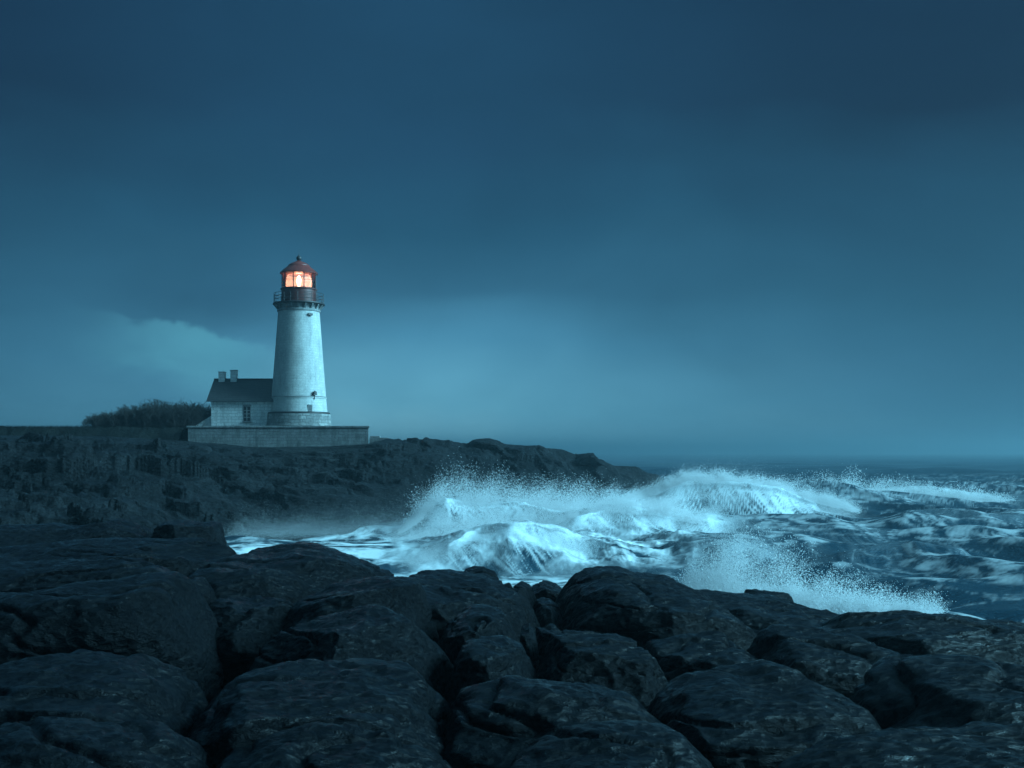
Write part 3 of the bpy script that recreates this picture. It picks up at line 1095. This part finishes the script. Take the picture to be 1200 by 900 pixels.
# right
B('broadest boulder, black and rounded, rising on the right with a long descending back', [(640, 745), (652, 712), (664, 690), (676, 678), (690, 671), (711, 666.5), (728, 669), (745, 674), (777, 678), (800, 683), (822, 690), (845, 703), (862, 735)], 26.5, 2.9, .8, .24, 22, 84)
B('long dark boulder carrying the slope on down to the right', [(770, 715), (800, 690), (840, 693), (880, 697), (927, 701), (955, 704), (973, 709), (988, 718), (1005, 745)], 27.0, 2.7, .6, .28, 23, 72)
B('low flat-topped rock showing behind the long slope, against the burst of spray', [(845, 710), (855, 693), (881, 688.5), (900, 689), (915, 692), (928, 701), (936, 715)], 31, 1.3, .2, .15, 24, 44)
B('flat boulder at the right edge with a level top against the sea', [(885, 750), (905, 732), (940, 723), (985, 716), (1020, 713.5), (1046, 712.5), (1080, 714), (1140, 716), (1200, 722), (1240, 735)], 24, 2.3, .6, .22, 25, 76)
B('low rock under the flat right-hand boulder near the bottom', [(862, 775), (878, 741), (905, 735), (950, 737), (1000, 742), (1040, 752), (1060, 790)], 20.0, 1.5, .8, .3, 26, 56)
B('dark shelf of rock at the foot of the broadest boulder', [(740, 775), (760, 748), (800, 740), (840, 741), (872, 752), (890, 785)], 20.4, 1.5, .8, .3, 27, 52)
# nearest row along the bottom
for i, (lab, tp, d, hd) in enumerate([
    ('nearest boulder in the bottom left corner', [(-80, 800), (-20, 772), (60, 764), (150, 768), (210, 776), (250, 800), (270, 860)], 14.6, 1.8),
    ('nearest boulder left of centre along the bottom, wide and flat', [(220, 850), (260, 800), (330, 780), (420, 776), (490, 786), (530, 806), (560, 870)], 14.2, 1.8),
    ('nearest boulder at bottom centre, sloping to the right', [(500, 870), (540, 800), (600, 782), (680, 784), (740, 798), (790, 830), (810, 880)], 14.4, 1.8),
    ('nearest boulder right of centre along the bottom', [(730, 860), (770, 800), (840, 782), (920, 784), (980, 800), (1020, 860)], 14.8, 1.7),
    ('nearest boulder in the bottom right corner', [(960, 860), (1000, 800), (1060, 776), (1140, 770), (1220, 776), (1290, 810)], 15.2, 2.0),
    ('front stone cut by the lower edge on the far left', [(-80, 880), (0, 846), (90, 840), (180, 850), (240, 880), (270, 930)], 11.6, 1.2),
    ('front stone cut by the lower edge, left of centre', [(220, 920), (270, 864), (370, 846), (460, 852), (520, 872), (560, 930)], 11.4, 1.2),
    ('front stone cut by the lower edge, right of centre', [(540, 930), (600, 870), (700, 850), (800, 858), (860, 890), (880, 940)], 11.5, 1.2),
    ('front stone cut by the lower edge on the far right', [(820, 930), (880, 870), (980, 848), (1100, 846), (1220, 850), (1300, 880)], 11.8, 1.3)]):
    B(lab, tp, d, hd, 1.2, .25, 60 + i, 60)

# rock knobs on the skyline of the headland
for i, (lab, tp, d) in enumerate([
    ('pointed rock on the skyline just right of the low ledge wall', [(490, 520), (496, 516), (500, 512.5), (505, 515), (512, 520)], 128),
    ('broad flat-topped rock on the skyline in the middle of the headland', [(545, 522), (555, 516), (562, 514.5), (574, 514), (582, 516), (590, 524)], 135.5),
    ('small squared rock on the skyline where the headland starts to drop', [(672, 537), (680, 532.5), (694, 531), (700, 536), (706, 542)], 149)]):
    B(lab, tp, d, 2.2, float(Z(528 if i < 2 else 545, d)), .1, 80 + i, 28, name='skyline_rock', mat=M_head, group='rocks on the headland skyline', cat='rock')

# ------------------------------------------------------------------ terrace
G = Z(499, 121.0)                        # terrace level
G = float(G)
T = empty('terrace_wall', (float(X(325, 122)), 121, G - 3.5))
tag(T, 'long grey stone retaining wall under the lighthouse and its house', 'retaining wall')
ox = T.location.x
x0, x1 = float(X(220, 121)) - ox, float(X(432, 121)) - ox
mb = MB()
mb.add([(x0, 0, 0), (x1, 0, 0), (x1 - 3.2, 19, 0), (x0, 19, 0), (x0, 0, 3.28), (x1, 0, 3.28), (x1 - 3.2, 19, 3.28), (x0, 19, 3.28)],
       [(0, 3, 2, 1), (4, 5, 6, 7), (0, 1, 5, 4), (1, 2, 6, 5), (2, 3, 7, 6), (3, 0, 4, 7)])
mb.build('wall_face', M_wall, T, bevel=.05)
mb = MB()
mb.add([(x0 - .12, -.12, 3.283), (x1 + .12, -.12, 3.283), (x1 - 3.1, 19, 3.283), (x0 - .12, 19, 3.283), (x0 - .12, -.12, 3.5), (x1 + .12, -.12, 3.5), (x1 - 3.1, 19, 3.5), (x0 - .12, 19, 3.5)],
       [(0, 3, 2, 1), (4, 5, 6, 7), (0, 1, 5, 4), (1, 2, 6, 5), (2, 3, 7, 6), (3, 0, 4, 7)])
mb.build('coping', M_wall, T, bevel=.04)
lw = MB()
lw.box(0, 2.0, 0, 1.2, -1.4, .20)
lw.box(.05, 1.1, .2, 1.2, .202, .40)
tag(lw.build('ledge_wall', M_wall, bevel=.05, loc=(float(X(433, 122)), 122, float(Z(515, 122)))), 'low stepped stone ledge at the right end of the terrace wall', 'wall')

# ------------------------------------------------------------------ lighthouse
DL = 129.0
U = DL / F                                # metres per photo pixel there
L = empty('lighthouse', (float(X(350.3, DL)), DL, G))
tag(L, 'white stone lighthouse tower with a lit orange lamp and dull red lantern roof', 'lighthouse')


def hz(py):
    return float(Z(py, DL)) - G


mb = MB()
zt = hz(485.5)
mb.lathe([(3.86, -.3), (3.86, .28), (3.76, .32), (3.68, zt - .2), (3.68, zt)], 72)
mb.build('plinth', M_plinth, L, smooth=True)
mb = MB()
mb.lathe([(3.42, zt + .003), (3.62, zt + .02), (3.62, zt + .16), (3.40, zt + .24)], 72)
mb.build('cornice', M_iron, L, smooth=True)
mb = MB()
z0, z1, zb_ = zt + .2, hz(366), hz(466.5)


def rt(z):
    t = (z - z0) / (z1 - z0)
    return 3.32 + (2.40 - 3.32) * (t ** .93)


prof = [(rt(z), z) for z in np.linspace(z0, zb_ - .12, 8)]
prof += [(rt(zb_) + .07, zb_ - .10), (rt(zb_) + .07, zb_ + .05), (rt(zb_) - .0, zb_ + .07)]
prof += [(rt(z), z) for z in np.linspace(zb_ + .12, z1, 30)]
mb.lathe(prof, 96)
mb.build('tower', M_white, L, smooth=True)
mb = MB()
mb.lathe([(rt(zb_) + .085, zb_ + .04), (rt(zb_) + .10, zb_ + .06), (rt(zb_) + .10, zb_ + .12), (rt(zb_) + .01, zb_ + .15)], 72)
mb.build('string_course', M_corb, L, smooth=True)
# corbelled neck and gallery
zg = hz(356)
mb = MB()
mb.lathe([(2.40, z1 + .003), (2.50, z1 + .02), (2.52, z1 + .22), (2.44, z1 + .28), (2.46, zg - .42), (2.62, zg - .24), (2.62, zg - .202)], 72)
mb.build('neck', M_corb, L, smooth=True)
for k in range(20):
    a = 2 * math.pi * (k + .5) / 20
    b_ = MB()
    b_.add([(2.42, -.09, zg - .82), (2.42, .09, zg - .82), (2.86, .09, zg - .3), (2.86, -.09, zg - .3), (2.86, .09, zg - .203), (2.86, -.09, zg - .203), (2.42, .09, zg - .203), (2.42, -.09, zg - .203)],
           [(0, 1, 2, 3), (3, 2, 4, 5), (5, 4, 6, 7), (7, 6, 1, 0), (0, 3, 5, 7), (1, 6, 4, 2)])
    o = b_.build('bracket', M_corb, L)
    o.rotation_euler.z = a
mb = MB()
mb.lathe([(2.55, zg - .20), (2.98, zg - .17), (3.02, zg - .10), (2.98, zg), (2.0, zg + .02)], 72)
mb.build('gallery_deck', M_iron, L, smooth=True)
mb = MB()
zr = hz(345)
for k in range(22):
    a = 2 * math.pi * k / 22
    mb.tube((2.88 * math.cos(a), 2.88 * math.sin(a), zg), (2.88 * math.cos(a), 2.88 * math.sin(a), zr), .028)
for z in (zr, zr - .36, zr - .72):
    mb.ring(2.88, z, .026)
mb.build('railing', M_iron, L)
# lantern
zd = hz(338.5)
zp = hz(322)
mb = MB()
mb.lathe([(2.02, zg + .021), (2.02, zd - .22), (2.12, zd - .18), (2.14, zd - .04), (2.05, zd)], 48)
for z in (zg + .55, zg + 1.05):
    mb.ring(2.025, z, .03, 48)
mb.build('lantern_drum', M_drum, L, smooth=True)
mb = MB()
mb.lathe([(1.90, zd + .002), (1.90, zp)], 48, cap=False)
mb.build('lantern_glass', M_glass, L, smooth=True)
for k in range(10):
    a = 2 * math.pi * (k + .28) / 10
    b_ = MB()
    b_.box(1.91, 2.0, -.045, .045, zd + .002, zp)
    o = b_.build('glazing_bar', M_iron, L)
    o.rotation_euler.z = a
mb = MB()
mb.ring(1.94, (zd + zp) / 2 + .05, .022, 48)
mb.build('glazing_ring', M_iron, L)
lens = MB()
lz0, lz1 = zd + .12, zp - .1
lp = [(1.15, lz0)]
for t in np.linspace(0, 1, 22):
    lp.append((1.30 + .18 * math.sin(t * math.pi) + (.05 if int(t * 21) % 2 else 0), lz0 + (lz1 - lz0) * t))
lens.lathe(lp + [(1.15, lz1)], 40, cap=False)
lo = lens.build('lens', M_lens, L, smooth=True)
lm = MB()
lm.lathe([(.05, lz0 + .05), (.17, lz0 + .1), (.2, lz0 + .35), (.27, lz0 + .7), (.3, lz0 + .95), (.2, lz0 + 1.2), (.12, lz1 - .05), (.05, lz1)], 20)
lm.build('lamp', M_lamp, L, smooth=True)
pd = bpy.data.lights.new('lamp_light', 'POINT')
pd.energy = 380
pd.color = (1, .42, .22)
pd.shadow_soft_size = .5
po = bpy.data.objects.new('lamp_light', pd)
COL.objects.link(po)
po.parent = L
po.location = (0, 0, (lz0 + lz1) / 2)
mb = MB()
mb.lathe([(1.92, zp + .002), (2.10, zp + .04), (2.18, zp + .06), (2.20, zp + .16), (2.12, zp + .26), (1.72, zp + .62), (1.36, zp + .90), (1.26, zp + 1.0), (1.24, zp + 1.1), (.95, zp + 1.30), (.55, zp + 1.48), (.34, zp + 1.58), (.22, zp + 1.64)], 48)
roof = mb.build('lantern_roof', M_red, L, smooth=True)
mb = MB()
zo = hz(302.8)
mb.lathe([(.10, zp + 1.63), (.14, zo - .32)] + [(max(.03, .31 * math.cos(t)), zo + .31 * math.sin(t)) for t in np.linspace(-1.25, 1.35, 12)] + [(.07, zo + .36), (.03, zo + .5)], 24)
mb.build('finial', M_iron, roof, smooth=True)
mb = MB()
mb.tube((0, 0, zo + .4), (0, 0, hz(292)), .022, .012)
mb.build('lightning_rod', M_iron, roof)
# drain pipe at the lantern's right side
mb = MB()
aa = R(-18)
mb.tube((2.22 * math.cos(aa), 2.22 * math.sin(aa), zp + .1), (2.22 * math.cos(aa), 2.22 * math.sin(aa), zg + .02), .045)
mb.build('ladder_rail', M_iron, L)


def on_tower(py, px):
    z = hz(py)
    r0 = rt(z)
    s_ = (px - 350.3) * U
    a = math.asin(max(-1, min(1, s_ / r0)))
    return z, r0, a


def tower_window(name, px, py, w_, h_, mat):
    z, r0, a = on_tower(py, px)
    e = MB()
    e.box(-w_ / 2 - .09, w_ / 2 + .09, -.07, .35, -h_ / 2 - .09, h_ / 2 + .09)
    o = e.build(name, M_corb, L, bevel=.02, loc=(r0 * math.sin(a), -r0 * math.cos(a), z))
    o.rotation_euler.z = a
    e = MB()
    e.box(-w_ / 2, w_ / 2, -.085, -.0705, -h_ / 2, h_ / 2)
    e.build('pane', mat, o)
    return o


tower_window('tower_window', 368.5, 479, .34, .62, M_frame)
z, r0, a = on_tower(463.5, 372)
mb = MB()
mb.box(-.22, .22, -.34, .1, -.06, .06)
mb.box(-.16, .16, -.36, -.1, .06, .34)
mb.tube((0, -.2, .34), (0, -.2, .46), .13, .03, 8)
mb.box(-.05, .05, -.14, .1, -.55, -.06)
o = mb.build('wall_lantern', M_iron, L, loc=(r0 * math.sin(a), -r0 * math.cos(a), z))
o.rotation_euler.z = a
z, r0, a = on_tower(370.5, 366.5)
mb = MB()
mb.box(-.28, .28, -.2, .15, -.12, .1)
mb.box(-.1, .1, -.16, .15, -.24, -.12)
o = mb.build('wall_vent', M_iron, L, loc=(r0 * math.sin(a), -r0 * math.cos(a), z))
o.rotation_euler.z = a

# ------------------------------------------------------------------ keeper's house
DH = 127.6
H = empty('keepers_house', (float(X(282, DH)), DH, G))
tag(H, 'small whitewashed stone house with a dark slate roof and two chimneys', 'house')
hx0 = float(X(247.5, DH)) - H.location.x
hx1 = float(X(330, DH)) - H.location.x
ze = float(Z(467, DH)) - G
dep = 5.6
zrg = float(Z(446, DH + dep / 2)) - G
mb = MB()
mb.box(hx0, hx1, 0, dep, -.2, ze)
# gable ends
for x_, s_ in ((hx0, 1), (hx1, -1)):
    xa, xb = (x_, x_ + .35 * s_)
    mb.add([(xa, 0, ze), (xa, dep, ze), (xa, dep / 2, zrg - .12), (xb, 0, ze), (xb, dep, ze), (xb, dep / 2, zrg - .12)],
           [(0, 1, 2), (5, 4, 3), (0, 2, 5, 3), (1, 4, 5, 2)])
mb.build('wall', M_house, H)
mb = MB()
ov = .42
th = .16
sl = (zrg - ze) / (dep / 2)
for sgn in (-1, 1):
    ya = dep / 2 + sgn * (dep / 2 + ov)
    za = ze - ov * sl
    yb = dep / 2
    zb2 = zrg
    if sgn == 1:
        yb += .004
    mb.add([(hx0 - ov, ya, za), (hx1, ya, za), (hx1, yb, zb2), (hx0 - ov, yb, zb2), (hx0 - ov, ya, za + th), (hx1, ya, za + th), (hx1, yb, zb2 + th), (hx0 - ov, yb, zb2 + th)],
           [(0, 3, 2, 1), (4, 5, 6, 7), (0, 1, 5, 4), (1, 2, 6, 5), (2, 3, 7, 6), (3, 0, 4, 7)])
roof_h = mb.build('roof', M_slate, H)
mb = MB()
mb.box(hx0 - ov, hx1, dep / 2 - .14, dep / 2 + .14, zrg + th - .03, zrg + th + .09)
mb.build('ridge_cap', M_frame, roof_h, bevel=.03)
mb = MB()
mb.tube((hx0 - ov, -ov - .06, ze - ov * sl + .02), (hx1, -ov - .06, ze - ov * sl + .02), .075, n=8)
mb.build('gutter', M_frame, H)
for pa, pb, py in ((257, 264, 436), (271, 278, 434)):
    c0, c1 = (float(X(pp, DH + dep / 2)) - H.location.x for pp in (pa, pb))
    zt_ = float(Z(py, DH + dep / 2)) - G
    mb = MB()
    mb.box(c0, c1, dep / 2 - .42, dep / 2 + .42, zrg - .5, zt_ - .07)
    ch = mb.build('chimney', M_house, roof_h, bevel=.02)
    mb = MB()
    mb.box(c0 - .03, c1 + .03, dep / 2 - .45, dep / 2 + .45, zt_ - .067, zt_ + .03)
    mb.build('chimney_cap', M_corb, ch, bevel=.02)
wx0, wx1 = (float(X(pp, DH)) - H.location.x for pp in (286, 293))
wz0, wz1 = (float(Z(pp, DH)) - G for pp in (493, 477))
mb = MB()
mb.box(wx0 - .06, wx1 + .06, -.05, .1, wz0 - .06, wz1 + .06)
win = mb.build('window', M_frame, H, bevel=.01)
mb = MB()
mb.box(wx0, wx1, -.058, -.0505, wz0, wz1)
mb.build('pane', M_dark, win)
mb = MB()
xm = (wx0 + wx1) / 2
mb.box(xm - .025, xm + .025, -.085, -.0585, wz0, wz1)
for k in (1, 2, 3):
    zz_ = wz0 + (wz1 - wz0) * k / 4
    mb.box(wx0, wx1, -.08, -.0590, zz_ - .018, zz_ + .018)
mb.build('muntins', M_house, win)
mb = MB()
mb.box(wx0 - .16, wx1 + .16, -.16, .05, wz0 - .2, wz0 - .062)
mb.build('sill', M_corb, win, bevel=.015)
mb = MB()
mb.box(wx0 - .16, wx1 + .16, -.06, .05, wz1 + .062, wz1 + .26)
mb.build('lintel', M_corb, win, bevel=.015)
# sloping wing wall at the gable
wl = float(X(227, DH)) - H.location.x
wh = float(Z(486.5, DH)) - G
mb = MB()
mb.add([(wl, .3, -.1), (hx0 - .003, .3, -.1), (hx0 - .003, .3, wh), (wl, .3, .12), (wl, .85, -.1), (hx0 - .003, .85, -.1), (hx0 - .003, .85, wh), (wl, .85, .12)],
       [(0, 1, 2, 3), (7, 6, 5, 4), (0, 3, 7, 4), (1, 5, 6, 2), (3, 2, 6, 7), (0, 4, 5, 1)])
mb.build('wing_wall', M_house, H)

# ------------------------------------------------------------------ bare shrubs left of the house
bx0, bx1 = float(X(-260, 124)), float(X(219, 124))
zt_ = float(Z(501.5, 123))
bxs = np.linspace(bx0, bx1, 420)
bys = np.concatenate([np.linspace(119.6, 123, 40), np.linspace(123.2, 136, 40)])
BY, BX = np.meshgrid(bys, bxs, indexing='ij')
bz = np.where(BY < 123, zt_ - 2.6 * np.clip((123 - BY) / 3.4, 0, 1) ** 1.2, zt_)
bn = fbm(v3(BX * .35, BY * .35, 4), 5, .6).reshape(BX.shape)
bz = bz + .20 * bn + .10 * np.abs(fbm(v3(BX * 2.2, BY * 2.2, 9), 3).reshape(BX.shape)) * sstep(121, 123, BY)
bz[-1] -= 4
tag(mesh_np('turf_bank', np.stack([BX, BY, bz], -1).reshape(-1, 3), grid_faces(*BX.shape), M_soil), 'rough grassy bank left of the terrace wall', 'bank', kind='structure')
gb = MB()
rr_ = random.Random(5)
for _ in range(9000):
    gx = rr_.uniform(bx0, bx1)
    gy = rr_.uniform(121.8, 126)
    gz = float(np.interp(gy, [119.6, 123], [zt_ - 2.6, zt_]))
    hgt_ = rr_.uniform(.15, .42)
    ln_ = rr_.uniform(-.1, .16)
    gb.add([(gx - .02, gy, gz - .1), (gx + .02, gy, gz - .1), (gx + ln_, gy + rr_.uniform(-.1, .1), gz + hgt_)], [(0, 1, 2)])
tag(gb.build('grass', M_soil), 'short wind-bent grass along the bank', 'grass', kind='stuff')


def shrub(label, px, py_top, wpx, seed, d=128.0):
    r_ = random.Random(seed)
    hgt = float(Z(py_top, d)) - zt_
    wid = wpx * d / F
    mbx = MB()

    def seg(p, dr, ln, r0, r1):
        q_ = p + dr * ln
        mbx.tube(p, q_, r0, r1, 3)
        return q_

    for k in range(230):
        base = Vector((r_.gauss(0, wid * .22), r_.gauss(0, .7), -.1))
        fan = r_.gauss(0, .55)
        dr = Vector((base.x / wid * .7 + fan, r_.gauss(0, .35), 1)).normalized()
        # stop at a rounded crown
        reach = hgt * (1 - .16 * min(1.0, abs(base.x + fan * hgt * .5) / (wid * .5)) ** 2) * r_.uniform(.62, 1.0)
        p = base
        n_ = 5
        for j in range(n_):
            dr = (dr + Vector((r_.gauss(0, .20), r_.gauss(0, .20), .04))).normalized()
            p2 = seg(p, dr, reach / n_, .030 * (1 - j / 6), .030 * (1 - (j + 1) / 6))
            for t in range(5 if j > 1 else 3):
                a = p.lerp(p2, r_.random())
                td = (dr * .55 + Vector((r_.gauss(0, .7), r_.gauss(0, .6), r_.uniform(-.1, .5)))).normalized()
                b_ = seg(a, td, r_.uniform(.2, .5), .014, .009)
                for _ in range(3):
                    t2 = (td + Vector((r_.gauss(0, .7), r_.gauss(0, .7), r_.uniform(-.2, .5)))).normalized()
                    seg(a.lerp(b_, r_.uniform(.3, 1)), t2, r_.uniform(.12, .32), .011, .006)
            p = p2
    o = mbx.build('bare_shrub', M_twig, loc=(float(X(px, d)), d, zt_))
    return tag(o, label, 'shrub', 'bare shrubs beside the house')


shrub('bare twiggy shrub pressed close to the gable of the white house', 232, 470, 34, 1, 130)
shrub('rounded bare shrub between the one at the house gable and the tallest one', 212, 468, 36, 2)
shrub('tallest bare twiggy shrub, in the middle of the thicket', 186, 465, 44, 3)
shrub('lower bare shrub sloping down at the left end of the thicket', 158, 473, 44, 4)
shrub('lowest bare shrub, trailing off beyond the left end of the thicket', 128, 483, 50, 5)
